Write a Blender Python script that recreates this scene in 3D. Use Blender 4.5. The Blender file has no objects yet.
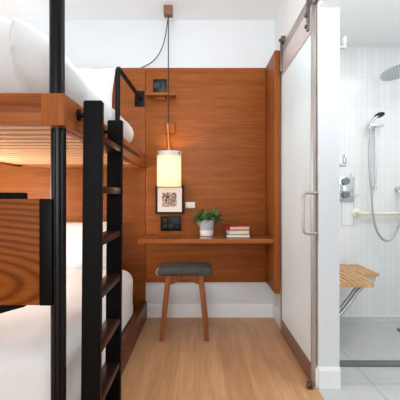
import bpy, bmesh, math, random
from mathutils import Vector, Matrix, noise, Euler

random.seed(7)
COL = bpy.context.scene.collection
PI = math.pi

# ------------------------------------------------------------------ materials
def lin(c):
    f = lambda v: v / 12.92 if v <= 0.04045 else ((v + 0.055) / 1.055) ** 2.4
    return (f(c[0] / 255), f(c[1] / 255), f(c[2] / 255), 1.0)

def base_mat(name):
    m = bpy.data.materials.new(name); m.use_nodes = True
    nt = m.node_tree
    return m, nt, nt.nodes['Principled BSDF']

def setp(b, **kw):
    for k, v in kw.items():
        n = k.replace('_', ' ')
        for s in b.inputs:
            if s.name.lower() == n.lower():
                s.default_value = v
                break

def coords(nt, scale=(1, 1, 1), rot=(0, 0, 0), loc=(0, 0, 0)):
    t = nt.nodes.new('ShaderNodeTexCoord'); m = nt.nodes.new('ShaderNodeMapping')
    m.inputs['Scale'].default_value = scale; m.inputs['Rotation'].default_value = rot
    m.inputs['Location'].default_value = loc
    nt.links.new(t.outputs['Object'], m.inputs['Vector'])
    return m.outputs['Vector']

def ramp(nt, fac, stops):
    r = nt.nodes.new('ShaderNodeValToRGB')
    e = r.color_ramp.elements
    while len(e) < len(stops): e.new(0.5)
    for i, (p, c) in enumerate(stops):
        e[i].position = p; e[i].color = c
    nt.links.new(fac, r.inputs['Fac'])
    return r.outputs['Color']

def noise_tex(nt, vec, scale, detail=4, rough=0.55, dist=0.0):
    n = nt.nodes.new('ShaderNodeTexNoise')
    n.inputs['Scale'].default_value = scale; n.inputs['Detail'].default_value = detail
    n.inputs['Roughness'].default_value = rough; n.inputs['Distortion'].default_value = dist
    nt.links.new(vec, n.inputs['Vector'])
    return n.outputs['Fac']

def bump(nt, b, h, strength=0.1, dist=0.002):
    n = nt.nodes.new('ShaderNodeBump')
    n.inputs['Strength'].default_value = strength; n.inputs['Distance'].default_value = dist
    nt.links.new(h, n.inputs['Height']); nt.links.new(n.outputs['Normal'], b.inputs['Normal'])

def mixc(nt, fac, a, b, mode='MIX'):
    m = nt.nodes.new('ShaderNodeMix'); m.data_type = 'RGBA'; m.blend_type = mode
    for s, v in ((m.inputs[0], fac), (m.inputs[6], a), (m.inputs[7], b)):
        if hasattr(v, 'node'): nt.links.new(v, s)
        else: s.default_value = v
    return m.outputs[2]

def plain(name, rgb, rough=0.5, metal=0.0, spec=0.5, nz=0.0, coat=0.0, var=0.05):
    m, nt, b = base_mat(name)
    c = lin(rgb)
    v = coords(nt)
    f = noise_tex(nt, v, 6.0, 3)
    d = tuple(x * (1 - var) for x in c[:3]) + (1,); l = tuple(min(1, x * (1 + var)) for x in c[:3]) + (1,)
    nt.links.new(ramp(nt, f, [(0.3, d), (0.7, l)]), b.inputs['Base Color'])
    setp(b, roughness=rough, metallic=metal, coat_weight=coat)
    b.inputs['Specular IOR Level'].default_value = spec
    if nz:
        bump(nt, b, noise_tex(nt, v, 350.0, 2), nz, 0.001)
    return m

def wood(name, axis, light, mid, dark, rough=0.38, coat=0.0, sc=1.0, dist=0.6, fine=60):
    m, nt, b = base_mat(name)
    lo, hi = 0.55 * sc, 14.0 * sc
    s = [hi, hi, hi]; s['xyz'.index(axis)] = lo
    v = coords(nt, tuple(s))
    f1 = noise_tex(nt, v, 1.3, 6, 0.6, dist)
    s2 = [fine * sc] * 3; s2['xyz'.index(axis)] = 1.6 * sc
    f2 = noise_tex(nt, coords(nt, tuple(s2)), 2.0, 3, 0.6)
    c = ramp(nt, f1, [(0.3, lin(dark)), (0.5, lin(mid)), (0.72, lin(light))])
    c2 = ramp(nt, f2, [(0.35, (0.80, 0.78, 0.76, 1)), (0.6, (1, 1, 1, 1))])
    nt.links.new(mixc(nt, 1.0, c, c2, 'MULTIPLY'), b.inputs['Base Color'])
    setp(b, roughness=rough, coat_weight=coat, coat_roughness=0.15)
    b.inputs['Specular IOR Level'].default_value = 0.16
    bump(nt, b, f2, 0.06, 0.001)
    return m

M = {}
PANEL = ((160, 93, 43), (151, 84, 37), (142, 76, 32))
M['panel_x'] = wood('panel_wood_horizontal', 'x', *PANEL, rough=0.45, dist=0.25, sc=1.7, fine=17)
M['panel_z'] = wood('panel_wood_vertical', 'z', *PANEL, rough=0.45, dist=0.25, sc=1.4)
M['desk'] = wood('desk_wood', 'x', (172, 100, 50), (154, 84, 38), (134, 68, 30), rough=0.2, coat=0.1, dist=0.3)
BED = ((190, 114, 58), (170, 94, 44), (134, 68, 30))
M['bed_x'] = wood('bed_wood_x', 'x', *BED, rough=0.4, sc=0.8, dist=1.0)
M['bed_y'] = wood('bed_wood_y', 'y', *BED, rough=0.4, dist=0.6)
M['bed_z'] = wood('bed_wood_z', 'z', *BED, rough=0.4, dist=0.4)
M['base_y'] = wood('bed_base_wood', 'y', (128, 72, 42), (106, 55, 32), (82, 40, 23), rough=0.35, dist=0.4)
M['slat'] = None
M['stool_wood'] = wood('stool_wood', 'z', (164, 98, 52), (146, 82, 42), (118, 60, 29), rough=0.4)
M['teak'] = wood('teak_wood', 'y', (234, 192, 146), (220, 174, 126), (196, 146, 100), rough=0.5)
M['rung'] = wood('rung_dark_wood', 'y', (70, 44, 34), (54, 33, 26), (38, 24, 20), rough=0.3, coat=0.2)
M['white'] = plain('white_paint', (240, 240, 239), 0.6, var=0.01)
M['wallgrey'] = plain('back_wall_paint', (224, 226, 228), 0.6, var=0.01)
M['ceiling'] = plain('ceiling_paint', (250, 251, 252), 0.7, var=0.01)
M['jamb_daylight'] = plain('white_paint_daylight_tint', (224, 229, 234), 0.5, var=0.005)  # white paint with the jamb's cool, dimmer daylight mixed into the colour
M['trim'] = plain('trim_paint', (243, 245, 246), 0.4, var=0.01)
M['slat'] = plain('pale_slat_wood', (226, 172, 128), 0.5, spec=0.2, var=0.04)
M['black'] = plain('black_steel', (10, 9, 10), 0.45, spec=0.13, nz=0.03, var=0.1)
M['blackpost'] = plain('black_post_steel', (9, 9, 10), 0.28, spec=0.28, var=0.1)
M['blackplastic'] = plain('black_plastic', (11, 12, 14), 0.35, spec=0.25, var=0.1)
M['greyplastic'] = plain('dark_grey_plastic', (32, 38, 42), 0.35, spec=0.3, var=0.1)
M['cord'] = plain('dark_cord', (34, 24, 22), 0.6)
M['chrome'] = plain('chrome', (205, 210, 214), 0.1, metal=1.0, var=0.02)
M['darkchrome'] = plain('dark_chrome', (126, 132, 138), 0.2, metal=1.0, var=0.05)
M['steel'] = plain('brushed_steel', (186, 174, 166), 0.36, metal=0.85, nz=0.08, var=0.05)
M['steelrail'] = plain('brushed_steel_rail', (222, 210, 204), 0.45, metal=0.55, nz=0.08, var=0.04)
M['steelbrown'] = plain('brushed_bronze_steel', (150, 122, 108), 0.42, metal=0.55, nz=0.08, var=0.06)
M['darksteel'] = plain('dark_steel', (112, 104, 100), 0.35, metal=0.9, var=0.1)
M['cream'] = plain('cream_plastic', (240, 236, 220), 0.35, var=0.02)
M['whiteplastic'] = plain('white_plastic', (244, 243, 240), 0.35, var=0.01)
M['dotplastic'] = plain('shower_head_face', (206, 212, 214), 0.35, var=0.03)
M['linen_low'] = plain('white_linen_lightened', (250, 250, 251), 0.85, spec=0.2, nz=0.06, var=0.015)  # same linen lightened in colour to offset the dimmer lower bunk
M['linen'] = plain('white_linen', (236, 236, 237), 0.85, spec=0.2, nz=0.06, var=0.015)  # linen darkened in colour to offset the overbright upper bunk
M['mattress'] = plain('mattress_cloth', (226, 224, 222), 0.85, spec=0.2, var=0.02)
M['brass'] = plain('copper_brass', (196, 120, 58), 0.3, metal=0.8, var=0.06)
M['frame'] = plain('frame_dark_walnut', (46, 32, 26), 0.5, spec=0.15, var=0.1)
M['matboard'] = plain('mat_board', (240, 234, 226), 0.8, var=0.01)
M['potgrey'] = plain('pot_grey_glaze', (176, 178, 180), 0.5, nz=0.1, var=0.08)
M['potwhite'] = plain('pot_white_glaze', (238, 237, 234), 0.3, var=0.01)
M['soil'] = plain('soil', (52, 40, 30), 0.9, var=0.3)
M['leaf_a'] = plain('leaf_green', (118, 150, 92), 0.45, var=0.25)
M['leaf_b'] = plain('leaf_dark_green', (70, 100, 60), 0.45, var=0.25)
M['pages'] = plain('book_pages', (232, 222, 200), 0.8, var=0.06)
M['pagetan'] = plain('book_pages_tan', (222, 184, 144), 0.8, var=0.06)
M['red'] = plain('red_cover', (148, 32, 40), 0.45, var=0.08)
M['navy'] = plain('navy_cover', (58, 62, 78), 0.45, var=0.08)
M['palecover'] = plain('pale_cover', (206, 200, 196), 0.5, var=0.05)
M['curb'] = plain('dark_grey_stone', (104, 110, 110), 0.4, var=0.08)
M['block'] = plain('ceiling_block_wood', (132, 88, 64), 0.5)
M['hose'] = plain('hose_steel', (188, 188, 186), 0.3, metal=0.7)
M['palegrey'] = plain('pale_grey_metal', (196, 200, 200), 0.4)
M['drain'] = plain('drain_metal', (110, 112, 112), 0.4, metal=0.8)

# figured veneer with arched grain for the bunk's foot panel
m, nt, b = base_mat('figured_veneer')
wv = nt.nodes.new('ShaderNodeTexWave'); wv.wave_type = 'RINGS'; wv.rings_direction = 'Y'
wv.inputs['Scale'].default_value = 15.0; wv.inputs['Distortion'].default_value = 4.0; wv.inputs['Detail'].default_value = 3.0
wv.inputs['Detail Scale'].default_value = 0.7; wv.inputs['Detail Roughness'].default_value = 0.5
nt.links.new(coords(nt, (0.22, 1, 1), (0, 0, 0), (0.02, 0, -0.78)), wv.inputs['Vector'])
c1 = ramp(nt, wv.outputs['Fac'], [(0.0, lin((122, 62, 22))), (0.45, lin((148, 80, 30))), (1.0, lin((160, 91, 38)))])
c2 = ramp(nt, noise_tex(nt, coords(nt, (2, 60, 60)), 2.0, 3), [(0.35, (0.85, 0.83, 0.8, 1)), (0.65, (1, 1, 1, 1))])
nt.links.new(mixc(nt, 1.0, c1, c2, 'MULTIPLY'), b.inputs['Base Color'])
setp(b, roughness=0.4); b.inputs['Specular IOR Level'].default_value = 0.1; M['veneer'] = m

# fabric of the stool
m, nt, b = base_mat('charcoal_weave')
v = coords(nt)
f = noise_tex(nt, v, 220.0, 3, 0.7); g = noise_tex(nt, v, 22.0, 3)
c1 = ramp(nt, f, [(0.3, lin((44, 42, 42))), (0.7, lin((112, 108, 106)))])
c2 = ramp(nt, g, [(0.3, (0.75, 0.75, 0.75, 1)), (0.7, (1, 1, 1, 1))])
nt.links.new(mixc(nt, 1.0, c1, c2, 'MULTIPLY'), b.inputs['Base Color'])
setp(b, roughness=0.95); b.inputs['Specular IOR Level'].default_value = 0.1
bump(nt, b, f, 0.4, 0.002); M['weave'] = m
M['piping'] = plain('piping_grey', (168, 164, 160), 0.9, var=0.1)

# pot rib pattern handled by mesh; frosted glass
m, nt, b = base_mat('frosted_glass')
v = coords(nt)
f = noise_tex(nt, v, 3.0, 2)
nt.links.new(ramp(nt, f, [(0.3, lin((234, 246, 249))), (0.7, lin((238, 250, 252)))]), b.inputs['Base Color'])
setp(b, roughness=0.4)
bump(nt, b, noise_tex(nt, v, 300.0, 2), 0.05, 0.001); M['frosted'] = m

# lamp shade: frosted opal glass lit from inside
m, nt, b = base_mat('lit_opal_glass')
v = coords(nt)
sep = nt.nodes.new('ShaderNodeSeparateXYZ'); nt.links.new(v, sep.inputs[0])
mr = nt.nodes.new('ShaderNodeMapRange'); mr.inputs[1].default_value = 0.0; mr.inputs[2].default_value = 0.26
nt.links.new(sep.outputs['Z'], mr.inputs[0])
ec = ramp(nt, mr.outputs[0], [(0.0, (1.0, 0.70, 0.34, 1)), (0.5, (1.0, 0.86, 0.54, 1)), (0.8, (1.0, 0.80, 0.46, 1)), (1.0, (0.9, 0.62, 0.34, 1))])
nt.links.new(ec, b.inputs['Emission Color'])
setp(b, base_color=(0.30, 0.25, 0.16, 1), roughness=0.4, emission_strength=1.02); M['shade'] = m
m, nt, b = base_mat('shade_rim'); v = coords(nt)
nt.links.new(ramp(nt, noise_tex(nt, v, 8), [(0.3, lin((214, 206, 196))), (0.7, lin((226, 220, 212)))]), b.inputs['Base Color'])
setp(b, roughness=0.5); M['rim'] = m

# floor planks (run along Y)
m, nt, b = base_mat('oak_plank_floor')
v = coords(nt, (1, 1, 1), (0, 0, PI / 2))
br = nt.nodes.new('ShaderNodeTexBrick'); nt.links.new(v, br.inputs['Vector'])
br.offset = 0.37; br.inputs['Scale'].default_value = 1.0
br.inputs['Brick Width'].default_value = 1.25; br.inputs['Row Height'].default_value = 0.15
br.inputs['Mortar Size'].default_value = 0.0009; br.inputs['Mortar Smooth'].default_value = 0.3
br.inputs['Bias'].default_value = 0.0
br.inputs['Color1'].default_value = lin((220, 171, 126)); br.inputs['Color2'].default_value = lin((210, 160, 116))
br.inputs['Mortar'].default_value = lin((158, 112, 78))
g1 = ramp(nt, noise_tex(nt, coords(nt, (9, 0.9, 9)), 1.6, 6, 0.65, 0.7), [(0.3, (0.78, 0.75, 0.72, 1)), (0.65, (1.06, 1.05, 1.04, 1))])
g2 = ramp(nt, noise_tex(nt, coords(nt, (70, 2.5, 70)), 1.5, 3), [(0.3, (0.88, 0.87, 0.86, 1)), (0.65, (1, 1, 1, 1))])
c = mixc(nt, 1.0, br.outputs['Color'], g1, 'MULTIPLY'); c = mixc(nt, 1.0, c, g2, 'MULTIPLY')
nt.links.new(c, b.inputs['Base Color']); setp(b, roughness=0.42)
M['floor'] = m

# bathroom wall tiles
def tile_mat(name, axis):
    m, nt, b = base_mat(name)
    t = nt.nodes.new('ShaderNodeTexCoord'); s = nt.nodes.new('ShaderNodeSeparateXYZ'); cb = nt.nodes.new('ShaderNodeCombineXYZ')
    nt.links.new(t.outputs['Object'], s.inputs[0])
    nt.links.new(s.outputs[axis], cb.inputs['X']); nt.links.new(s.outputs['Z'], cb.inputs['Y'])
    br = nt.nodes.new('ShaderNodeTexBrick'); nt.links.new(cb.outputs[0], br.inputs['Vector'])
    br.offset = 0.0; br.inputs['Scale'].default_value = 1.0
    br.inputs['Brick Width'].default_value = 0.0525; br.inputs['Row Height'].default_value = 0.2727
    br.inputs['Mortar Size'].default_value = 0.0016; br.inputs['Mortar Smooth'].default_value = 0.4
    br.inputs['Color1'].default_value = lin((238, 240, 240)); br.inputs['Color2'].default_value = lin((232, 235, 236))
    br.inputs['Mortar'].default_value = lin((216, 218, 217))
    nt.links.new(br.outputs['Color'], b.inputs['Base Color'])
    setp(b, roughness=0.22)
    inv = nt.nodes.new('ShaderNodeMath'); inv.operation = 'SUBTRACT'; inv.inputs[0].default_value = 1.0
    nt.links.new(br.outputs['Fac'], inv.inputs[1]); bump(nt, b, inv.outputs[0], 0.25, 0.002)
    return m
M['tile_x'] = tile_mat('wall_tile_back', 'X'); M['tile_y'] = tile_mat('wall_tile_side', 'Y')

m, nt, b = base_mat('grey_floor_tile')
v = coords(nt, (1, 1, 1), (0, 0, 0), (-1.01 + 0.68, -0.06, 0))
br = nt.nodes.new('ShaderNodeTexBrick'); nt.links.new(v, br.inputs['Vector'])
br.offset = 0.0; br.inputs['Scale'].default_value = 1.0
br.inputs['Brick Width'].default_value = 0.68; br.inputs['Row Height'].default_value = 1.0
br.inputs['Mortar Size'].default_value = 0.003; br.inputs['Mortar Smooth'].default_value = 0.2
br.inputs['Color1'].default_value = lin((204, 206, 203)); br.inputs['Color2'].default_value = lin((198, 200, 197))
br.inputs['Mortar'].default_value = lin((158, 160, 158))
g1 = ramp(nt, noise_tex(nt, coords(nt), 4.0, 6, 0.65), [(0.3, (0.9, 0.9, 0.9, 1)), (0.7, (1, 1, 1, 1))])
nt.links.new(mixc(nt, 1.0, br.outputs['Color'], g1, 'MULTIPLY'), b.inputs['Base Color'])
setp(b, roughness=0.4); M['tilefloor'] = m

# abstract ink print
m, nt, b = base_mat('ink_print')
v = coords(nt)
vo = nt.nodes.new('ShaderNodeTexVoronoi'); vo.feature = 'DISTANCE_TO_EDGE'; vo.inputs['Scale'].default_value = 75.0
nw = nt.nodes.new('ShaderNodeTexNoise'); nw.inputs['Scale'].default_value = 40.0; nt.links.new(v, nw.inputs['Vector'])
nt.links.new(mixc(nt, 0.012, v, nw.outputs['Color'], 'ADD'), vo.inputs['Vector'])
ink = ramp(nt, vo.outputs['Distance'], [(0.14, (1, 1, 1, 1)), (0.22, (0, 0, 0, 1))])
patch = ramp(nt, noise_tex(nt, v, 60.0, 2), [(0.36, (0, 0, 0, 1)), (0.44, (1, 1, 1, 1))])
msk = mixc(nt, 1.0, ink, patch, 'MULTIPLY')
tint = ramp(nt, noise_tex(nt, v, 30.0, 1), [(0.42, lin((40, 26, 22))), (0.58, lin((140, 62, 34)))])
nt.links.new(mixc(nt, msk, lin((238, 230, 220)), tint), b.inputs['Base Color'])
setp(b, roughness=0.8); M['print'] = m

# ------------------------------------------------------------------ mesh helpers
def BM(): return bmesh.new()

def add_box(bm, x0, x1, y0, y1, z0, z1, bev=0.0, seg=2, mat=None):
    r = bmesh.ops.create_cube(bm, size=1.0)
    vs = r['verts']
    for v in vs:
        v.co = Vector((x0 + (v.co.x + .5) * (x1 - x0), y0 + (v.co.y + .5) * (y1 - y0), z0 + (v.co.z + .5) * (z1 - z0)))
        if mat: v.co = mat @ v.co
    if bev:
        es = list({e for v in vs for e in v.link_edges})
        bmesh.ops.bevel(bm, geom=es, offset=bev, segments=seg, affect='EDGES', profile=0.5)
    return bm

def add_prism(bm, pts, axis, a, b):
    """polygon pts (2-D) extruded along axis from a to b"""
    def mk(p, t):
        if axis == 'x': return (t, p[0], p[1])
        if axis == 'y': return (p[0], t, p[1])
        return (p[0], p[1], t)
    A = [bm.verts.new(mk(p, a)) for p in pts]; B = [bm.verts.new(mk(p, b)) for p in pts]
    n = len(pts)
    fs = [bm.faces.new(A), bm.faces.new(B[::-1])]
    for i in range(n): fs.append(bm.faces.new((A[i], B[i], B[(i + 1) % n], A[(i + 1) % n])))
    bmesh.ops.recalc_face_normals(bm, faces=fs)
    return bm

def add_cyl(bm, c0, c1, r0, r1=None, seg=24, cap=True):
    r1 = r0 if r1 is None else r1
    c0, c1 = Vector(c0), Vector(c1)
    d = (c1 - c0).normalized()
    u = d.orthogonal().normalized(); w = d.cross(u)
    A, B = [], []
    for i in range(seg):
        t = 2 * PI * i / seg
        e = u * math.cos(t) + w * math.sin(t)
        A.append(bm.verts.new(c0 + e * r0)); B.append(bm.verts.new(c1 + e * r1))
    fs = []
    for i in range(seg):
        j = (i + 1) % seg
        fs.append(bm.faces.new((A[i], A[j], B[j], B[i])))
    if cap: fs += [bm.faces.new(A[::-1]), bm.faces.new(B)]
    bmesh.ops.recalc_face_normals(bm, faces=fs)
    return bm

def smooth_path(pts, n=8):
    P = [Vector(p) for p in pts]; out = []
    Q = [P[0] * 2 - P[1]] + P + [P[-1] * 2 - P[-2]]
    for i in range(1, len(Q) - 2):
        p0, p1, p2, p3 = Q[i - 1], Q[i], Q[i + 1], Q[i + 2]
        for k in range(n):
            t = k / n
            out.append(0.5 * ((2 * p1) + (p2 - p0) * t + (2 * p0 - 5 * p1 + 4 * p2 - p3) * t * t + (3 * p1 - p0 - 3 * p2 + p3) * t ** 3))
    out.append(P[-1]); return out

def bend_path(pts, r, n=6):
    """polyline with its corners rounded"""
    P = [Vector(p) for p in pts]; out = [P[0]]
    for i in range(1, len(P) - 1):
        a = (P[i - 1] - P[i]).normalized(); c = (P[i + 1] - P[i]).normalized()
        s, e = P[i] + a * r, P[i] + c * r
        for k in range(n + 1):
            t = k / n
            out.append(s * (1 - t) ** 2 + P[i] * 2 * t * (1 - t) + e * t * t)
    out.append(P[-1]); return out

def add_tube(bm, path, r, seg=12, flat=1.0):
    P = [Vector(p) for p in path]
    rings = []; u = None
    for i, p in enumerate(P):
        d = (P[min(i + 1, len(P) - 1)] - P[max(i - 1, 0)]).normalized()
        if u is None: u = d.orthogonal().normalized()
        else: u = (u - d * u.dot(d)).normalized()
        w = d.cross(u)
        rings.append([bm.verts.new(p + u * math.cos(2 * PI * k / seg) * r + w * math.sin(2 * PI * k / seg) * r * flat) for k in range(seg)])
    fs = []
    for a, b in zip(rings, rings[1:]):
        for k in range(seg):
            j = (k + 1) % seg
            fs.append(bm.faces.new((a[k], a[j], b[j], b[k])))
    fs += [bm.faces.new(rings[0][::-1]), bm.faces.new(rings[-1])]
    bmesh.ops.recalc_face_normals(bm, faces=fs)
    return bm

def add_lathe(bm, prof, c, seg=40, rib=None):
    """prof [(r, z)], about vertical axis through c"""
    rings = []
    for (r, z) in prof:
        ring = []
        for k in range(seg):
            t = 2 * PI * k / seg
            rr = r + (rib(t, z) if rib else 0)
            ring.append(bm.verts.new((c[0] + rr * math.cos(t), c[1] + rr * math.sin(t), c[2] + z)))
        rings.append(ring)
    fs = []
    for a, b in zip(rings, rings[1:]):
        for k in range(seg):
            j = (k + 1) % seg
            fs.append(bm.faces.new((a[k], a[j], b[j], b[k])))
    fs += [bm.faces.new(rings[0][::-1]), bm.faces.new(rings[-1])]
    bmesh.ops.recalc_face_normals(bm, faces=fs)
    return bm

def soft_box(lo, hi, r, step, amp=0.0, freq=3.0, seed=0.0, top=None, open_bottom=False):
    """rounded, wrinkled block: bedding and cushions"""
    bm = BM(); lo, hi = Vector(lo), Vector(hi); S = hi - lo
    n = [max(2, int(round(S[i] / step))) for i in range(3)]
    cache = {}
    def V(i, j, k):
        key = (i, j, k)
        if key not in cache:
            p = Vector((lo.x + S.x * i / n[0], lo.y + S.y * j / n[1], lo.z + S.z * k / n[2]))
            q = Vector([min(max(p[a], lo[a] + r[a]), hi[a] - r[a]) for a in range(3)])
            if open_bottom and p.z < hi.z - r[2]: q.z = p.z
            d = Vector([(p[a] - q[a]) / r[a] for a in range(3)])
            L = d.length
            if L > 1e-6:
                m = max(abs(d.x), abs(d.y), abs(d.z))
                d = d / L * m
                p = q + Vector([d[a] * r[a] for a in range(3)])
            if top: p = top(p)
            if amp:
                w = noise.fractal(Vector((p.x * freq + seed, p.y * freq, p.z * freq)), 1.0, 2.0, 4)
                w2 = noise.noise(Vector((p.x * freq * 2.5 + p.y * 2 + seed, p.y * freq * .6, p.z * 1.5 * freq)))
                g = (p - (lo + hi) / 2); g = Vector((g.x / S.x, g.y / S.y, g.z / S.z)); m = max(abs(g.x), abs(g.y), abs(g.z))
                nn = Vector([g[a] / m if abs(g[a]) > m * .8 else 0 for a in range(3)])
                p = p + nn.normalized() * amp * (w * .7 + (1 - abs(w2)) * .5)
                p.z = max(p.z, lo.z)
            cache[key] = bm.verts.new(p)
        return cache[key]
    for i in range(n[0]):
        for j in range(n[1]):
            for k in ((n[2],) if open_bottom else (0, n[2])): bm.faces.new((V(i, j, k), V(i + 1, j, k), V(i + 1, j + 1, k), V(i, j + 1, k)))
    for i in range(n[0]):
        for k in range(n[2]):
            for j in (0, n[1]): bm.faces.new((V(i, j, k), V(i + 1, j, k), V(i + 1, j, k + 1), V(i, j, k + 1)))
    for j in range(n[1]):
        for k in range(n[2]):
            for i in (0, n[0]): bm.faces.new((V(i, j, k), V(i, j + 1, k), V(i, j + 1, k + 1), V(i, j, k + 1)))
    bmesh.ops.recalc_face_normals(bm, faces=bm.faces[:])
    return bm

def pillow_bm(w, h, t, mat, seed=0.0, n=30):
    bm = BM(); top, bot = {}, {}
    for i in range(n + 1):
        for j in range(n + 1):
            u, v = 2 * i / n - 1, 2 * j / n - 1
            th = t / 2 * ((1 - abs(u) ** 3.2) * (1 - abs(v) ** 3.2)) ** 0.55
            px = u * w / 2 * (1 - 0.05 * (1 - v * v) * abs(u)); py = v * h / 2 * (1 - 0.05 * (1 - u * u) * abs(v))
            wr = 0.012 * noise.fractal(Vector((u * 2 + seed, v * 2.0, seed)), 1.0, 2.0, 4)
            rad = 0.010 * math.sin(9 * math.atan2(v, u) + seed) * (max(abs(u), abs(v)) ** 3)
            edge = i in (0, n) or j in (0, n)
            a = bm.verts.new(mat @ Vector((px, py, th + (0 if edge else wr + rad))))
            top[i, j] = a
            bot[i, j] = a if edge else bm.verts.new(mat @ Vector((px, py, -th + wr)))
    for i in range(n):
        for j in range(n):
            bm.faces.new((top[i, j], top[i + 1, j], top[i + 1, j + 1], top[i, j + 1]))
            q = [bot[i, j], bot[i, j + 1], bot[i + 1, j + 1], bot[i + 1, j]]
            if set(q) != {top[i, j], top[i + 1, j], top[i + 1, j + 1], top[i, j + 1]}: bm.faces.new(q)
    bmesh.ops.recalc_face_normals(bm, faces=bm.faces[:])
    return bm

# ------------------------------------------------------------------ scene objects
def tag(o, label=None, cat=None, group=None, kind=None):
    if label: o['label'] = label
    if cat: o['category'] = cat
    if group: o['group'] = group
    if kind: o['kind'] = kind
    return o

ORG = {}
def thing(name, loc, label, cat, group=None):
    o = bpy.data.objects.new(name, None); COL.objects.link(o)
    o.location = loc; o.empty_display_size = 0.05; ORG[o] = Vector(loc)
    return tag(o, label, cat, group)

def obj(name, bm, mat, parent=None, org=None, smooth=False, label=None):
    """links bm (built in world coordinates) as one mesh object"""
    org = Vector(org) if org is not None else (ORG[parent] if parent is not None else Vector((0, 0, 0)))
    bmesh.ops.translate(bm, verts=bm.verts[:], vec=-org)
    me = bpy.data.meshes.new(name); bm.to_mesh(me); bm.free()
    mats = mat if isinstance(mat, (list, tuple)) else [mat]
    for m_ in mats: me.materials.append(m_)
    if smooth:
        for p in me.polygons: p.use_smooth = True
        try: me.set_sharp_from_angle(angle=math.radians(smooth if smooth is not True else 40))
        except Exception: pass
    o = bpy.data.objects.new(name, me); COL.objects.link(o)
    ORG[o] = org
    if parent is not None:
        o.parent = parent; o.location = org - ORG[parent]
    else: o.location = org
    if label: o['label'] = label
    return o

def bx(name, mat, parent, x0, x1, y0, y1, z0, z1, bev=0.002, **kw):
    return obj(name, add_box(BM(), x0, x1, y0, y1, z0, z1, bev), mat, parent, smooth=30 if bev else False, **kw)

def struct(name, mat, x0, x1, y0, y1, z0, z1, bev=0.0):
    o = bx(name, mat, None, x0, x1, y0, y1, z0, z1, bev)
    o['kind'] = 'structure'; return o

YB = 3.2           # back wall
H = 2.70           # ceiling
# ---- shell
struct('floor', M['floor'], -1.95, 0.672, -2.6, YB, -0.1, 0.0)
struct('floor_bathroom', M['tilefloor'], 0.672, 2.2, -0.6, YB, -0.1, 0.0)
struct('ceiling', M['ceiling'], -2.05, 0.80, -2.6, YB + .1, H, H + .1)
struct('ceiling_bathroom', M['ceiling'], 0.80, 2.2, -0.6, YB + .1, 2.46, 2.56)
struct('wall_back', M['wallgrey'], -2.05, 0.68, YB, YB + .1, -0.1, H)
struct('wall_bathroom_back', M['tile_x'], 0.80, 2.2, YB, YB + .1, -0.1, 2.46)
struct('wall_left', M['white'], -2.05, -1.95, -2.6, YB, -0.1, H)
struct('wall_right', M['white'], 0.68, 0.80, 2.02, YB + .1, 0.0, H)
struct('trim_jamb_tint', M['jamb_daylight'], 0.68, 0.80, 2.0185, 2.02, 0.0, 2.18)            # thin sheet on the jamb end, cool daylight put into its colour
struct('wall_header', M['white'], 0.68, 0.80, 0.4, 2.02, 2.18, H)
struct('wall_right_front', M['white'], 0.68, 0.80, -2.6, 0.4, 0.0, H)
struct('wall_bathroom_right', M['tile_y'], 2.1, 2.2, -0.6, YB, 0.0, 2.46)
# baseboards
def base_prof(y):  # profile depth, height
    return [(y, 0.0), (y - 0.016, 0.0), (y - 0.016, 0.100), (y - 0.010, 0.112), (y - 0.010, 0.120), (y, 0.122)]
o = obj('baseboard_back', add_prism(BM(), base_prof(YB), 'x', -0.478, 0.664), M['trim']); o['kind'] = 'structure'
bmb = BM(); add_prism(bmb, [(0.68, 0), (0.665, 0), (0.665, .100), (0.672, .112), (0.68, .122)], 'y', 2.02, YB - .017)
o = obj('baseboard_right', bmb, M['trim']); o['kind'] = 'structure'
bmb = BM(); add_prism(bmb, [(2.018, 0), (2.008, 0), (2.008, .100), (2.013, .112), (2.018, .122)], 'x', 0.679, 0.803)
o = obj('baseboard_jamb', bmb, M['trim']); o['kind'] = 'structure'
struct('trim_1', M['curb'], 0.80, 2.1, 2.265, 2.335, 0.0, 0.012, 0.002)           # shower threshold
struct('trim_2', M['trim'], 0.80, 2.1, YB - .006, YB, 0.0, 0.018, 0.002)          # cove strip at the shower floor

# ---- wood panelling on the back wall
t = thing('wall_panel', (-1.2, YB - .02, 0.0), 'wide horizontal-grained wooden wall panel behind the bunk bed', 'wall panel')
bx('board', M['panel_x'], t, -1.93, -0.4935, YB - .028, YB - .001, 0.001, 2.255, 0.0015)
t = thing('wall_panel', (0.05, YB - .02, 0.32), 'wooden wall panel behind the desk, stopping above the white baseboard', 'wall panel')
bx('board', M['panel_x'], t, -0.489, 0.592, YB - .028, YB - .001, 0.322, 2.255, 0.0015)
t = thing('side_panel', (0.615, 3.0, 0.32), 'upright wooden end panel at the right end of the desk beside the sliding door', 'side panel')
bx('board', M['panel_z'], t, 0.594, 0.638, 2.80, YB - .001, 0.322, 2.26, 0.003)

# ---- desk
t = thing('wall_desk', (0.05, 3.0, 0.72), 'glossy wooden wall-mounted desk shelf spanning to the end panel', 'desk')
bmb = BM(); add_prism(bmb, [(-0.4995, 2.83), (0.5935, 2.83), (0.5935, YB - .029), (-0.484, YB - .029)], 'z', 0.718, 0.754)
bmesh.ops.bevel(bmb, geom=bmb.edges[:], offset=0.002, segments=2, affect='EDGES')
obj('desktop', bmb, M['desk'], t, smooth=30)
bx('support_rail', M['panel_x'], t, -0.45, 0.58, YB - .055, YB - .029, 0.685, 0.718)

# ---- small shelf
t = thing('wall_shelf', (-0.35, 3.14, 1.98), 'small wooden wall shelf under the upper black socket', 'shelf')
bx('board', M['panel_x'], t, -0.478, -0.215, 3.06, YB - .029, 1.978, 2.002, 0.002)
bx('bracket', M['panel_x'], t, -0.40, -0.31, 3.12, YB - .029, 1.955, 1.978, 0.002)

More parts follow.
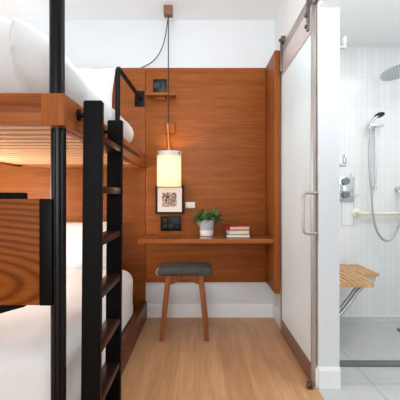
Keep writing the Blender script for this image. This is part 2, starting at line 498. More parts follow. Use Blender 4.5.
# ---- upper socket
def socket_plate(name, x0, x1, z0, z1, label, group=None):
    t = thing(name, ((x0 + x1) / 2, YB - .03, z0), label, 'socket', group)
    yb = YB - .029
    bx('plate', M['blackplastic'], t, x0, x1, yb - .014, yb, z0, z1, 0.003)
    w = x1 - x0; h = z1 - z0; yf = yb - .0145
    return t, w, h, yf
t, w, h, yf = socket_plate('wall_socket', -0.421, -0.302, 2.035, 2.150, 'square black wall socket above the small wooden shelf')
bmb = BM(); add_cyl(bmb, (-0.385, yf - .004, 2.092), (-0.385, yf + .01, 2.092), 0.027); obj('outlet', bmb, M['greyplastic'], t, smooth=True)
bx('switch', M['greyplastic'], t, -0.345, -0.312, yf - .004, yf + .005, 2.055, 2.13, 0.002)
t, w, h, yf = socket_plate('power_outlet', -0.355, -0.170, 0.787, 0.917, 'wide black power outlet panel on the wall below the framed print')
for i, cx in enumerate((-0.315, -0.262)):
    for cz in (0.825, 0.880):
        bx('outlet', M['greyplastic'], t, cx - .020, cx + .020, yf - .003, yf + .005, cz - .020, cz + .020, 0.004)
for cz in (0.822, 0.852, 0.882):
    bx('usb_port', M['greyplastic'], t, -0.217, -0.197, yf - .003, yf + .005, cz - .007, cz + .007, 0.001)
t = thing('light_switch', (-0.09, YB - .03, 0.99), 'small white double light switch right of the framed print', 'switch')
bx('plate', M['whiteplastic'], t, -0.131, -0.045, YB - .037, YB - .029, 0.991, 1.045, 0.002)
for x0 in (-0.124, -0.086):
    bx('rocker', M['cream'], t, x0, x0 + .034, YB - .041, YB - .036, 0.999, 1.037, 0.002)

# ---- framed print
t = thing('picture_frame', (-0.265, 3.15, 0.94), 'dark shadow-box frame with a small abstract ink print on white mat', 'picture')
fx0, fx1, fz0, fz1, fy0, fy1 = -0.396, -0.142, 0.940, 1.195, 3.115, YB - .029
bmb = BM(); th = .019
add_box(bmb, fx0, fx0 + th, fy0, fy1, fz0, fz1, .002); add_box(bmb, fx1 - th, fx1, fy0, fy1, fz0, fz1, .002)
add_box(bmb, fx0 + th, fx1 - th, fy0, fy1, fz0, fz0 + th, .002); add_box(bmb, fx0 + th, fx1 - th, fy0, fy1, fz1 - th, fz1, .002)
obj('frame', bmb, M['frame'], t)
bx('mat_board', M['matboard'], t, fx0 + th, fx1 - th, fy0 + .006, fy0 + .010, fz0 + th, fz1 - th, 0)
bmb = BM(); cx, cz = -0.272, 1.068; pts = []
for k in range(44):
    a = 2 * PI * k / 44; q = max(abs(math.cos(a)), abs(math.sin(a))); r_ = .066 / q * (1 + random.uniform(-.07, .04))
    pts.append((cx + r_ * math.cos(a), cz + r_ * .97 * math.sin(a)))
add_prism(bmb, pts, 'y', fy0 + .0045, fy0 + .006); obj('print', bmb, M['print'], t)

# ---- pendant lamp
PX, PY = -0.268, 2.98
t = thing('pendant_lamp', (PX, PY, 1.17), 'pendant lamp with glowing opal glass cylinder shade on a dark cord', 'lamp')
bx('canopy', M['block'], t, PX - .037, PX + .037, PY - .037, PY + .037, 2.625, 2.699, 0.003, label='square wooden ceiling block')
pts = [(PX, PY, 2.626), (PX, PY, 1.70)]
bmb = BM(); add_tube(bmb, pts, 0.0045, 8)
sw = smooth_path([(-.268, 2.98, 2.626), (-.285, 3.0, 2.53), (-.312, 3.05, 2.435), (-.362, 3.10, 2.35), (-.43, 3.15, 2.299), (-.535, 3.186, 2.257)], 8)
obj('cord', bmb, M['cord'], t, smooth=True)
bmb = BM(); add_tube(bmb, sw, 0.004, 8); obj('cord', bmb, M['cord'], t, smooth=True)
LX, LY = -0.259, 2.955
bmb = BM(); add_cyl(bmb, (PX - .004, PY, 1.60), (PX - .004, PY, 1.715), 0.010); add_cyl(bmb, (LX, LY, 1.47), (PX - .002, PY, 1.66), 0.020, 0.012)
obj('stem', bmb, M['brass'], t, smooth=True, label='copper stem')
bmb = BM(); SR = 0.101
# open cylinder of opal glass with thickness
R0, R1, z0, z1 = SR, SR - .004, 1.18, 1.438
seg = 48; rings = []
for (r, z) in ((R0, z0), (R0, z1), (R1, z1), (R1, z0)):
    rings.append([bmb.verts.new((LX + r * math.cos(2 * PI * k / seg), LY + r * math.sin(2 * PI * k / seg), z)) for k in range(seg)])
for a in range(4):
    A, B = rings[a], rings[(a + 1) % 4]
    for k in range(seg): bmb.faces.new((A[k], A[(k + 1) % seg], B[(k + 1) % seg], B[k]))
bmesh.ops.recalc_face_normals(bmb, faces=bmb.faces[:])
obj('lamp_shade', bmb, M['shade'], t, org=(LX, LY, 1.18), smooth=True, label='glowing opal glass cylinder')
bmb = BM(); seg = 48; rings = []
for (r, z) in ((.1035, 1.434), (.1035, 1.468), (.099, 1.472), (.012, 1.474), (.012, 1.468), (.096, 1.466), (.0985, 1.434)):
    rings.append([bmb.verts.new((LX + r * math.cos(2 * PI * k / seg), LY + r * math.sin(2 * PI * k / seg), z)) for k in range(seg)])
for a in range(len(rings)):
    A, B = rings[a], rings[(a + 1) % len(rings)]
    if a in (2,):   # spokes only: leave the top open except the ring
        for k in range(seg):
            if k % 16 < 3: bmb.faces.new((A[k], A[(k + 1) % seg], B[(k + 1) % seg], B[k]))
        continue
    if a == 4: 
        continue
    for k in range(seg): bmb.faces.new((A[k], A[(k + 1) % seg], B[(k + 1) % seg], B[k]))
bmesh.ops.recalc_face_normals(bmb, faces=bmb.faces[:])
bmd = BM(); add_cyl(bmd, (LX, LY, 1.184), (LX, LY, 1.188), SR - .0045, seg=48); obj('bulb_stop_disc', bmd, M['shade'], t, org=(LX, LY, 1.18), label='added glowing disc closing the shade against downward lamplight')  # disc added to keep the bulb's light off the print below
rim = obj('rim', bmb, M['rim'], t, smooth=True, label='pale metal collar')
for a in (-2.55, -0.6):
    bmb = BM(); d = Vector((math.cos(a), math.sin(a), 0)); c = Vector((LX, LY, 1.452))
    add_cyl(bmb, c + d * .102, c + d * .111, .006, seg=10); obj('screw', bmb, M['blackplastic'], rim, smooth=True)
t = thing('wall_bracket', (-0.25, 3.16, 1.66), 'small wooden cord block on the wall above the glowing lamp', 'bracket')
bx('block', M['panel_x'], t, -0.313, -0.222, 3.135, YB - .029, 1.660, 1.765, 0.003)
bmb = BM(); add_cyl(bmb, (PX + .022, 3.128, 1.712), (PX + .022, 3.137, 1.712), 0.018); obj('cap', bmb, M['stool_wood'], t, smooth=True)

# ---- potted plant
PXp, PYp = 0.058, 3.075
t = thing('potted_plant', (PXp, PYp, 0.755), 'green leafy succulent in a grey and white ceramic pot on the desk', 'plant')
ZD = 0.755
prof = [(.050, 0), (.056, .004), (.060, .05), (.061, .055)]
bmb = BM(); add_lathe(bmb, [(.052, .0), (.057, .003), (.061, .05)], (PXp, PYp, ZD)); pot_w = obj('pot_base', bmb, M['potwhite'], t, smooth=True, label='white glazed lower band')
bmb = BM()
add_lathe(bmb, [(.0612, .05), (.064, .09), (.066, .132), (.064, .136), (.060, .134), (.058, .118)], (PXp, PYp, ZD), 72,
          rib=lambda a, z: -.0012 * (1 + math.cos(a * 24)) if z < .128 else 0)
obj('pot', bmb, M['potgrey'], t, smooth=50)
bmb = BM(); add_cyl(bmb, (PXp, PYp, ZD + .117), (PXp, PYp, ZD + .121), .0585); obj('soil', bmb, M['soil'], t)
bmb = BM()
def leaf(bm, base, dirv, L, W, droop, mi):
    d = dirv.normalized(); side = d.cross(Vector((0, 0, 1)));
    if side.length < .1: side = Vector((1, 0, 0))
    side.normalize(); up = side.cross(d)
    n = 6; prev = None; fs = []
    for i in range(n + 1):
        s = i / n
        w = W * (math.sin(PI * min(1, s * .82 + .16)) ** 0.8) if i < n else 0.0008
        c = base + d * L * s + Vector((0, 0, -droop * s * s))
        row = [bm.verts.new(c - side * w + up * w * .35), bm.verts.new(c), bm.verts.new(c + side * w + up * w * .35)]
        if prev:
            for a in range(2): fs.append(bm.faces.new((prev[a], prev[a + 1], row[a + 1], row[a])))
        prev = row
    for f in fs: f.material_index = mi; f.smooth = True
rng = random.Random(3)
for (ox, oy, oz, spread, cnt) in ((-.055, -.01, .135, .06, 46), (.060, .005, .140, .07, 60), (.02, -.03, .14, .05, 30), (.0, .03, .14, .07, 30), (-.02, -.03, .125, .05, 20)):
    for k in range(cnt):
        az = rng.uniform(0, 2 * PI); el = rng.uniform(-.35, 1.3)
        d = Vector((math.cos(az) * math.cos(el), math.sin(az) * math.cos(el), math.sin(el)))
        b0 = Vector((PXp + ox + rng.uniform(-.03, .03), PYp + oy + rng.uniform(-.03, .03), ZD + oz + rng.uniform(-.005, .035)))
        leaf(bmb, b0, d, rng.uniform(.055, .10), rng.uniform(.008, .014), rng.uniform(0, .03), rng.choice((0, 0, 1)))
for k in range(8):
    az = rng.uniform(0, 2 * PI); e = Vector((PXp + math.cos(az) * .06, PYp + math.sin(az) * .03, ZD + .15))
    add_tube(bmb, [(PXp, PYp, ZD + .118), (PXp + math.cos(az) * .02, PYp + math.sin(az) * .02, ZD + .14), e], .003, 6)
obj('foliage', bmb, [M['leaf_a'], M['leaf_b']], t)

# ---- books
def book(x0, x1, y0, y1, z0, h, cover, pages, label, rz=0.0, ct=.003):
    c = Vector(((x0 + x1) / 2, (y0 + y1) / 2, z0))
    t = thing('book', c, label, 'book', 'stacked books on the desk')
    R = Matrix.Translation(c) @ Matrix.Rotation(rz, 4, 'Z') @ Matrix.Translation(-c)
    bmb = BM()
    add_box(bmb, x0, x1, y0, y1, z0, z0 + ct, 0, mat=R); add_box(bmb, x0, x1, y0, y1, z0 + h - ct, z0 + h, 0, mat=R)
    add_box(bmb, x0, x0 + ct, y0, y1, z0 + ct, z0 + h - ct, 0, mat=R)
    obj('cover', bmb, cover, t)
    bmb = BM(); add_box(bmb, x0 + ct, x1 - .004, y0 + .004, y1 - .004, z0 + ct, z0 + h - ct, 0, mat=R)
    obj('pages', bmb, pages, t)
book(0.217, 0.414, 2.905, 3.045, 0.755, .028, M['navy'], M['pages'], 'dark blue book at the bottom of the stack on the desk')
book(0.232, 0.404, 2.912, 3.05, 0.7835, .030, M['palecover'], M['pages'], 'pale grey book in the middle of the stack on the desk', .10)
book(0.226, 0.402, 2.91, 3.07, 0.814, .040, M['red'], M['pagetan'], 'red book on top of the stack on the desk', .16, .008)

# ---- stool
t = thing('stool', (-0.118, 2.83, 0.0), 'wooden stool with charcoal woven cushion seat standing under the desk', 'stool')
def saddle(p):
    u = (p.x + .118) / .21
    p = p.copy(); p.z -= .012 * abs(u) ** 3; p.x += (p.z - .53) * (-.12) * (1 if u > 0 else -1) * abs(u) * -.4
    return p
seat = obj('seat', soft_box((-.333, 2.685, .488), (.097, 2.945, .550), (.022, .026, .028), .012, .0015, 20, 3, saddle), M['weave'], t, smooth=True)
bmb = BM()
ring = [(-.329, 2.70, .506), (-.331, 2.70, .53), (-.322, 2.70, .562)]
add_tube(bmb, smooth_path([(-.322, 2.695, .494), (-.333, 2.692, .508), (-.330, 2.694, .53), (-.318, 2.70, .548)], 5), .0045, 8)
obj('piping', bmb, M['piping'], seat, smooth=True)
def leg_bm(xt, yt, xb, yb_):
    bm = BM(); wt, wb, dt = .021, .0175, .017
    A = [(xt - wt, yt - dt, .494), (xt + wt, yt - dt, .494), (xt + wt, yt + dt, .494), (xt - wt, yt + dt, .494)]
    B = [(xb - wb, yb_ - .014, 0.0), (xb + wb, yb_ - .014, 0.0), (xb + wb, yb_ + .014, 0.0), (xb - wb, yb_ + .014, 0.0)]
    a = [bm.verts.new(p) for p in A]; b = [bm.verts.new(p) for p in B]
    bm.faces.new(a); bm.faces.new(b[::-1])
    for i in range(4): bm.faces.new((a[i], b[i], b[(i + 1) % 4], a[(i + 1) % 4]))
    bmesh.ops.recalc_face_normals(bm, faces=bm.faces[:])
    bmesh.ops.bevel(bm, geom=bm.edges[:], offset=.003, segments=2, affect='EDGES')
    return bm
for (xt, yt, xb, yb_) in ((-.243, 2.725, -.291, 2.672), (.004, 2.725, .053, 2.672), (-.258, 2.915, -.313, 2.955), (.004, 2.915, .056, 2.955)):
    obj('leg', leg_bm(xt, yt, xb, yb_), M['stool_wood'], t, smooth=30)
for (ya, yb_) in ((2.722, 2.738), (2.905, 2.921)):
    bmb = BM(); add_prism(bmb, [(-.235, .494), (0, .494), (.0, .418), (-.02, .418), (-.10, .455), (-.14, .455), (-.215, .418), (-.238, .418)], 'y', ya, yb_)
    obj('apron', bmb, M['stool_wood'], t)

# ---- bunk bed
BX0, BX1, BY0 = -1.62, -0.485, 1.255
t = thing('bunk_bed', (-1.05, 2.2, 0.0), 'wooden bunk bed with black steel posts and white bedding', 'bunk bed')
bunk = t
bx('foot_rail', M['bed_x'], t, BX0, -0.5665, BY0, BY0 + .03, 1.353, 1.467, .0015)
bx('corner_block', M['bed_z'], t, -0.5665, BX1, BY0, BY0 + .03, 1.353, 1.467, .0015)
sr = bx('side_rail', M['bed_y'], t, -0.515, BX1, BY0 + .03, YB - .029, 1.353, 1.467, .0015)
bx('slot_shade', M['blackplastic'], sr, -0.487, BX1 + .0008, 2.05, 2.80, 1.405, 1.428, .0)  # dark strip laid on the rail as painted shade of its slot
bx('side_rail', M['bed_y'], t, BX0, BX0 + .03, BY0 + .03, 3.05, 1.353, 1.467, .0015)
bx('head_rail', M['bed_x'], t, BX0 + .03, -0.515, 3.07, 3.10, 1.353, 1.467, .0015)
for x0 in (BX0 + .03, -0.545):
    bx('ledger', M['bed_y'], t, x0, x0 + .03, BY0 + .03, 3.07, 1.350, 1.366, .0)
bmb = BM(); y = BY0 + .085
while y < 3.02:
    add_box(bmb, BX0 + .032, -0.518, y, y + .076, 1.368, 1.386, .002); y += .112
obj('slat_base', bmb, M['slat'], t, label='pale wooden bed slats')
# posts
bmb = BM(); add_cyl(bmb, (-.535, 1.318, 1.40), (-.535, 1.318, H - .001), .0275, seg=32)
obj('post', bmb, M['blackpost'], t, smooth=True)
bmb = BM()
add_cyl(bmb, (-.530, 1.318, 0.0), (-.530, 1.318, 1.352), .0275, seg=32)
add_cyl(bmb, (-.508, 1.298, 0.0), (-.508, 1.298, 1.335), .007, seg=16); add_cyl(bmb, (-.533, 1.291, 0.0), (-.533, 1.291, 1.335), .005, seg=16)
obj('post', bmb, M['blackpost'], t, smooth=True)
bmb = BM(); add_cyl(bmb, (-1.58, 1.318, 0.0), (-1.58, 1.318, 1.352), .0245, seg=24); obj('post', bmb, M['blackpost'], t, smooth=True)
# panel at the foot of the lower bunk
bx('foot_panel', M['veneer'], t, BX0, -0.581, 1.272, 1.297, .705, 1.089, .002)
bx('bracket', M['black'], t, -0.581, -0.537, 1.274, 1.300, .703, 1.090, .001)
# base
bx('base_rail', M['base_y'], t, -0.535, -0.478, 1.30, YB - .029, .001, .155, .003)
bx('base_rail', M['base_y'], t, BX0, BX0 + .05, 1.30, YB - .029, .001, .155, .003)
bx('base_end', M['bed_x'], t, BX0 + .05, -0.535, 1.30, 1.35, .001, .155, .003)
bx('platform', M['base_y'], t, BX0 + .05, -0.535, 1.35, YB - .029, .09, .12, 0)
# guard rail
gx = -.506
bmb = BM(); add_tube(bmb, bend_path([(gx, 2.16, 1.40), (gx, 2.16, 1.89), (gx - .026, YB - .036, 1.972)], .05), .0155, 14)
g = obj('guard_rail', bmb, M['black'], t, smooth=True)
bx('mounting_plate', M['black'], g, -.588, -.500, YB - .037, YB - .0285, 1.905, 2.045, .002)

# television behind the foot panel
t = thing('television', (-1.1, 1.36, .67), 'black flat panel television showing above and below the wooden foot panel', 'television')
bmb = BM(); add_prism(bmb, [(-1.5, 1.118), (-.672, 1.113), (-.672, .675), (-.70, .668), (-.80, .640), (-1.5, .63)], 'y', 1.345, 1.375)
bmesh.ops.bevel(bmb, geom=bmb.edges[:], offset=.003, segments=2, affect='EDGES')
obj('casing', bmb, M['black'], t, smooth=30)
bx('screen', M['blackplastic'], t, -1.48, -.69, 1.3745, 1.377, .69, 1.10, 0)
bx('wall_mount', M['black'], t, -1.2, -1.0, 1.298, 1.346, .80, 1.0, .002)

# ---- ladder
t = thing('bunk_ladder', (-0.425, 1.58, 0.0), 'black upright ladder with dark rungs at the side of the bunk bed', 'ladder')
lean = lambda z: -.0098 * (1.477 - z) / 1.18
for y0 in (1.384, 1.744):
    bmb = BM(); c = -.4225
    pts = []
    for (z, s) in ((0.0, 0), (1.477, 1)): pts.append((c + lean(z), z))
    w = .0373
    add_prism(bmb, [(pts[0][0] - w, 0), (pts[0][0] + w, 0), (pts[1][0] + w, 1.477), (pts[1][0] - w, 1.477)], 'y', y0, y0 + .032)
    bmesh.ops.bevel(bmb, geom=bmb.edges[:], offset=.004, segments=2, affect='EDGES')
    obj('stile', bmb, M['black'], t, smooth=30)
for zt in (.065, .28, .495, .714, .930, 1.140, 1.345):
    c = -.4225 + lean(zt)
    bx('rung', M['rung'], t, c - .033, c + .034, 1.4155, 1.7445, zt - .030, zt, .003)
for y0 in (1.40, 1.76):
    bmb = BM(); add_cyl(bmb, (-.4845, y0, 1.422), (-.459, y0, 1.422), .012, seg=16); add_cyl(bmb, (-.4845, y0, 1.422), (-.476, y0, 1.422), .024, seg=20)
    obj('bracket', bmb, M['blackplastic'], t, smooth=True)

# ---- bedding
def mattress(z0, z1, x1, label):
    c = (-1.06, 2.15, z0)
    o = obj('mattress', soft_box((-1.54, 1.41, z0), (x1, 2.86, z1), (.05, .05, .04), .04), M['mattress'], None, org=c, smooth=True)
    tag(o, label, 'mattress', 'white mattresses on the bunk bed')
mattress(1.388, 1.50, -.550, 'white mattress on the slats of the upper bunk')
mattress(.158, .445, -.585, 'white mattress on the wooden base of the lower bunk')
def hump(p):
    p = p.copy(); k = max(0, min(1, (p.z - 1.52) / .14))
    u = min(1, abs(p.x + 1.02) / .43)
    f = math.sqrt(max(0, 1 - u * u)); g = math.exp(-((max(0, p.y - 1.42)) / .42) ** 2) * min(1, .55 + (p.y - 1.3) / .22)
    cr = .040 * math.exp(-((p.x + .70 + .35 * (p.z - 1.6)) / .025) ** 2) - .030 * math.exp(-((p.x + .745 + .3 * (p.z - 1.6)) / .02) ** 2)
    p.z += k * g * .175 * f
    if p.y < 1.6: p.y -= cr * .9 * max(0, min(1, (p.z - 1.5) / .1))
    return p
o = obj('duvet', soft_box((-1.585, 1.362, 1.503), (-.540, 2.95, 1.690), (.09, .14, .085), .022, .014, 3.4, 1.0, hump), M['linen'], None, org=(-1.05, 2.1, 1.503), smooth=True)
tag(o, 'white rumpled duvet on the upper bunk mattress', 'duvet', 'white duvets on the bunk bed')
o = obj('duvet', soft_box((-1.58, 1.362, .165), (-.538, 2.90, .512), (.09, .13, .09), .022, .016, 3.4, 5.0, None, True), M['linen_low'], None, org=(-1.05, 2.1, .165), smooth=True)
tag(o, 'white rumpled duvet on the lower bunk mattress', 'duvet', 'white duvets on the bunk bed')
def pil(loc, rot, w, h, th, label, seed):
    Mx = Matrix.Translation(loc) @ Euler(rot).to_matrix().to_4x4()
    o = obj('pillow', pillow_bm(w, h, th, Mx, seed), M['linen'], None, org=loc, smooth=True)
    tag(o, label, 'pillow', 'white pillows on the bunk bed')
pil(Vector((-1.10, 3.045, 1.99)), (math.radians(74), 0, 0), .72, .52, .16, 'white pillow propped against the wood at the head of the upper bunk', 2.0)
pil(Vector((-1.09, 3.04, .645)), (math.radians(78), 0, 0), .74, .48, .15, 'white pillow propped against the wood at the head of the lower bunk', 3.0)

# ---- sliding door
DX0, DX1, DY0, DY1 = .645, .672, 2.035, 2.82
t = thing('door_1', (.66, 2.4, 0.012), 'frosted glass sliding barn door in a brushed steel frame', 'door'); t['kind'] = 'structure'
door = t
bx('glass_panel', M['frosted'], t, DX0 + .008, DX1 - .008, DY0 + .01, DY1 - .005, .10, 2.08, 0)
bx('bottom_rail', M['steelbrown'], t, DX0, DX1, DY0 + .012, DY1 - .008, .014, .118, .001)
bx('top_rail', M['steelrail'], t, DX0, DX1, DY0 + .012, DY1 - .008, 2.055, 2.208, .001)
bx('stile', M['steel'], t, DX0 - .001, DX1 + .001, DY0, DY0 + .012, .012, 2.208, .001)
bx('stile', M['steelbrown'], t, DX0, DX1, DY1 - .008, DY1, .012, 2.208, .001)
bmb = BM(); hy = DY0 + .055
add_tube(bmb, bend_path([(DX1 + .006, DY0 - .006, 1.118), (.594, DY0 - .006, 1.118), (.594, DY0 - .006, .884), (DX1 + .004, DY0 - .006, .884)], .030), .0085, 14)
obj('handle', bmb, M['steel'], t, smooth=True)
for y0 in (2.062, 2.748):
    bmb = BM(); add_box(bmb, .630, .644, y0 + .004, y0 + .032, 2.075, 2.335, .003); h_ = obj('hanger', bmb, M['darksteel'], t, smooth=30)
    bmb = BM(); add_cyl(bmb, (.638, y0 + .018, 2.323), (.664, y0 + .018, 2.323), .034, seg=28); obj('roller', bmb, M['darksteel'], h_, smooth=True)
    for z in (2.10, 2.165, 2.323):
        bmb = BM(); add_cyl(bmb, (.619, y0 + .018, z), (.628, y0 + .018, z), .012, seg=14); obj('bolt', bmb, M['darksteel'], h_, smooth=True)
t = thing('door_track', (.655, 1.6, 2.213), 'brushed steel barn door track fixed to the white wall above the glass door', 'track')
bx('bar', M['steel'], t, .649, .661, .55, 2.86, 2.213, 2.288, .001)
for y0 in (.7, 1.3, 1.95, 2.55):
    bmb = BM(); add_cyl(bmb, (.661, y0, 2.25), (.6795, y0, 2.25), .012, seg=14); obj('spacer', bmb, M['darksteel'], t, smooth=True)
t = thing('floor_guide', (.648, 2.018, 0.0), 'small steel door guide on the floor at the near edge of the glass door', 'door guide')
bx('base_plate', M['darksteel'], t, .612, .644, 1.998, 2.030, .0005, .006, .001)
for x0 in (.614, .634):
    bx('prong', M['darksteel'], t, x0, x0 + .008, 2.004, 2.026, .005, .040, .001)
bx('bridge', M['darksteel'], t, .614, .642, 2.004, 2.012, .036, .044, .001)

# ---- shower fittings
yw = YB
t = thing('shower_bench', (1.1, 2.8, .46), 'fold-down L-shaped teak shower seat with a curved steel brace', 'shower seat')
bmb = BM(); x = .83; nrow = 0
while x < 1.40:
    y0 = 2.462 if x < 1.20 else 2.766
    add_box(bmb, x, min(x + .033, 1.405), y0, 3.10, .474, .5, .003); x += .044
obj('seat_slats', bmb, M['teak'], t)
bmb = BM(); add_prism(bmb, [(.83, 2.456), (1.215, 2.456), (1.215, 2.474), (.83, 2.474)], 'z', .462, .4955); obj('front_rail', bmb, M['teak'], t)
bx('front_rail', M['teak'], t, 1.218, 1.405, 2.758, 2.765, .470, .4955, .001)
bx('cross_rail', M['teak'], t, .83, 1.405, 2.9, 2.94, .455, .473, .002)
bx('under_bracket', M['palegrey'], t, 1.235, 1.385, 2.77, 3.06, .425, .472, .003, label='pale bracket under the rear lobe')
for y0 in (2.50, 2.55):
    bmb = BM(); add_tube(bmb, smooth_path([(1.165, y0, .465), (1.12, y0, .42), (1.07, y0, .35), (.98, y0, .245), (.88, y0, .17), (.802, y0, .14)], 6), .0125, 12)
    obj('brace', bmb, M['hose'], t, smooth=True)
bx('hinge_plate', M['chrome'], t, .801, .829, 2.47, 3.08, .45, .49, .002)

t = thing('shower_mixer', (1.33, yw - .01, 1.05), 'chrome shower control plate with two knobs on the white tiled wall', 'shower control')
bx('plate', M['chrome'], t, 1.262, 1.398, yw - .012, yw - .001, 1.047, 1.275, .003)
for z in (1.232, 1.112):
    bmb = BM(); add_cyl(bmb, (1.31, yw - .06, z), (1.31, yw - .012, z), .030, .034, seg=28); k_ = obj('knob', bmb, M['darkchrome'], t, smooth=True)
    bmb = BM()
    if z < 1.2: add_box(bmb, 1.335, 1.44, yw - .055, yw - .045, z - .004, z + .006, .002)
    else: add_box(bmb, 1.345, 1.353, yw - .055, yw - .045, z, z + .075, .002)
    obj('lever', bmb, M['chrome'], k_)
# thin access hatch under the plate
t = thing('access_panel', (1.35, yw, .83), 'flush tiled access hatch outline below the shower control plate', 'hatch')
bmb = BM(); a0, a1, c0, c1, w = 1.285, 1.398, .828, 1.035, .004
add_box(bmb, a0, a0 + w, yw - .003, yw - .0005, c0, c1); add_box(bmb, a1 - w, a1, yw - .003, yw - .0005, c0, c1); add_box(bmb, a0, a1, yw - .003, yw - .0005, c0, c0 + w)
obj('edge_strip', bmb, M['greytrim'] if 'greytrim' in M else M['potgrey'], t)

def robe_hook(z, mat, label):
    t = thing('robe_hook', (.82, 2.06, z), label, 'hook', None)
    bx('arm', mat, t, .8005, .852, 2.045, 2.075, z, z + .012, .002)
    bx('tip', mat, t, .838, .852, 2.045, 2.075, z + .011, z + .068, .002)
robe_hook(1.96, M['palegrey'], 'pale L-shaped hook high on the jamb near the shower ceiling')
robe_hook(1.272, M['chrome'], 'chrome L-shaped hook on the jamb above the shower controls')

t = thing('hand_shower', (1.56, yw - .05, 1.15), 'chrome hand shower on a vertical slide bar with looping hose', 'shower')
yr = yw - .055
bmb = BM(); add_cyl(bmb, (1.57, yr, 1.16), (1.57, yr, 1.735), .010, seg=16); obj('slide_bar', bmb, M['chrome'], t, smooth=True)
for z in (1.175, 1.70):
    bmb = BM(); add_cyl(bmb, (1.57, yr - .004, z), (1.57, yw - .001, z), .013, seg=16); obj('bar_mount', bmb, M['chrome'], t, smooth=True)
bx('holder', M['chrome'], t, 1.500, 1.625, yr - .04, yr + .008, 1.712, 1.738, .006)
bmb = BM(); add_tube(bmb, smooth_path([(1.497, yr - .03, 1.70), (1.512, yr - .034, 1.745), (1.536, yr - .045, 1.785), (1.56, yr - .055, 1.808)], 5), .013, 14)
obj('hand_grip', bmb, M['chrome'], t, smooth=True)
bmb = BM(); c = Vector((1.572, yr - .06, 1.812)); d = Vector((.12, -.35, -.93)).normalized()
add_cyl(bmb, c - d * .012, c + d * .004, .030, .046, seg=28); hd = obj('spray_head', bmb, M['chrome'], t, smooth=True)
bmb = BM(); add_cyl(bmb, c + d * .004, c + d * .009, .044, .040, seg=28); obj('spray_face', bmb, M['blackplastic'], hd, smooth=True, label='dark spray face')
def P(px, py, Y): return (Y * (px - 200) / 352, Y, 1.1 + (196 - py) * Y / 352)
yh = yw - .10
hp = [P(371, 127, yh), P(369.5, 145, yh), P(369.6, 170, yh), P(371.5, 192, yh), P(373, 215, yh), P(377, 231, yh), P(384, 240, yh), P(391, 239, yh), P(398, 228, yh), P(402, 212, yh), P(401, 198, yh + .01), P(398.8, 191, yw - .06)]
bmb = BM(); add_tube(bmb, smooth_path(hp, 6), .0095, 10); obj('hose', bmb, M['hose'], t, smooth=True)
e = Vector(P(398, 189, yw - .02))
bmb = BM(); add_cyl(bmb, (e.x, yw - .055, e.z), (e.x, yw - .001, e.z), .022, .026, seg=24); obj('wall_elbow', bmb, M['chrome'], t, smooth=True)

t = thing('rain_shower_head', (1.63, 2.87, 2.13), 'large round chrome rain shower head near the bathroom ceiling', 'shower head')
Rm = Matrix.Translation((1.63, 2.87, 2.125)) @ Euler((math.radians(-13), math.radians(-12), 0)).to_matrix().to_4x4()
bmb = BM(); add_lathe(bmb, [(.146, -.006), (.15, -.002), (.15, .004), (.12, .013), (.04, .022), (.02, .035)], (0, 0, 0), 48)
bmesh.ops.transform(bmb, matrix=Rm, verts=bmb.verts[:]); obj('dish', bmb, M['palegrey'], t, smooth=True)
bmb = BM(); add_cyl(bmb, (0, 0, -.0085), (0, 0, -.006), .142, seg=48)
bmesh.ops.transform(bmb, matrix=Rm, verts=bmb.verts[:]); fc = obj('spray_face', bmb, M['dotplastic'], t)
bmb = BM()
for i in range(1, 7):
    for k in range(i * 6):
        a = 2 * PI * k / (i * 6); r_ = i * .021
        add_cyl(bmb, (r_ * math.cos(a), r_ * math.sin(a), -.011), (r_ * math.cos(a), r_ * math.sin(a), -.0085), .0035, seg=6)
bmesh.ops.transform(bmb, matrix=Rm, verts=bmb.verts[:]); obj('nozzle', bmb, M['darkchrome'], fc)
bmb = BM(); add_tube(bmb, bend_path([tuple(Rm @ Vector((0, 0, .03))), (1.64, 2.87, 2.20), (2.099, 2.87, 2.23)], .03), .012, 12); obj('arm', bmb, M['chrome'], t, smooth=True)

t = thing('grab_bar', (1.7, yw - .06, .95), 'cream horizontal grab bar on the tiled shower wall', 'grab bar')
bmb = BM(); add_tube(bmb, bend_path([(1.42, yw - .002, .945), (1.42, yw - .06, .945), (2.04, yw - .06, .945), (2.04, yw - .002, .945)], .03), .0155, 14); obj('bar', bmb, M['cream'], t, smooth=True)
for x in (1.42, 2.04):
    bmb = BM(); add_lathe(bmb, [(.042, 0), (.042, .008), (.034, .016), (.018, .02)], (0, 0, 0), 28)
    bmesh.ops.transform(bmb, matrix=Matrix.Translation((x, yw - .001, .945)) @ Matrix.Rotation(PI / 2, 4, 'X'), verts=bmb.verts[:]); obj('flange', bmb, M['cream'], t, smooth=True)
t = thing('floor_drain', (1.65, 2.87, 0.0), 'round metal drain in the grey shower floor', 'drain')
bmb = BM(); add_cyl(bmb, (1.665, 2.87, .0005), (1.665, 2.87, .006), .055, seg=32); obj('grate', bmb, M['drain'], t)

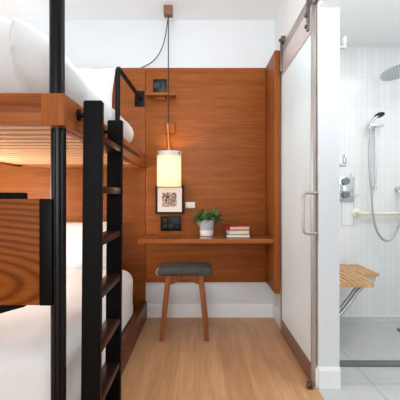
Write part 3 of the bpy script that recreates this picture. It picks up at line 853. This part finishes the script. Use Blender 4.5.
# ------------------------------------------------------------------ lights
def area(name, loc, target, sx, sy, power, color=(1, 1, 1)):
    l = bpy.data.lights.new(name, 'AREA'); l.shape = 'RECTANGLE'; l.size = sx; l.size_y = sy; l.energy = power; l.color = color
    o = bpy.data.objects.new(name, l); COL.objects.link(o); o.location = loc
    o.rotation_euler = (Vector(target) - Vector(loc)).to_track_quat('-Z', 'Y').to_euler(); return o
def point(name, loc, power, color, rad):
    l = bpy.data.lights.new(name, 'POINT'); l.energy = power; l.color = color; l.shadow_soft_size = rad
    o = bpy.data.objects.new(name, l); COL.objects.link(o); o.location = loc; return o
area('rear_fill', (-.3, -5.5, 1.7), (-.1, 3.2, 1.2), 2.6, 2.2, 145, (.95, .985, 1))  # added unseen fill far behind the camera, no window there
area('overhead_fill', (-.45, 1.6, 2.69), (-.35, 1.6, 0), .9, 1.7, 11, (.96, .99, 1))  # added unseen overhead fill, no fixture behind it
area('ceiling_uplight_fill', (-.15, 1.25, 1.98), (-.1, 2.1, 2.7), .9, .4, 16, (.84, .93, 1))  # added unseen uplight to brighten the ceiling
area('bathroom_fill', (1.5, 1.85, 2.45), (1.5, 1.9, 0), 1.0, 1.0, 16, (.97, .99, 1))  # added unseen fill under the bathroom ceiling, no fixture
area('bathroom_uplight_fill', (1.55, 1.1, 1.9), (1.5, 2.4, 2.46), .6, .6, 3.5, (.97, .99, 1))  # added unseen uplight to brighten the bathroom ceiling
point('lamp_bulb', (LX, LY, 1.42), 4, (1, .62, .26), .02)
point('bunk_reading_light', (-1.78, 2.3, .95), 30, (.98, .96, .93), .08)

w = bpy.data.worlds.new('World'); bpy.context.scene.world = w; w.use_nodes = True
bg = w.node_tree.nodes['Background']; bg.inputs['Color'].default_value = (.90, .96, 1, 1); bg.inputs['Strength'].default_value = 0.75

# ------------------------------------------------------------------ camera
cam = bpy.data.cameras.new('camera'); co = bpy.data.objects.new('camera', cam); COL.objects.link(co)
co.location = (0, 0, 1.1); co.rotation_euler = (PI / 2, 0, 0)
cam.sensor_width = 36; cam.lens = 36 * 352 / 400; cam.shift_y = -0.01; cam.clip_start = .05
bpy.context.scene.camera = co
vs = bpy.context.scene.view_settings
vs.view_transform = 'Standard'; vs.look = 'None'; vs.exposure = 0.0
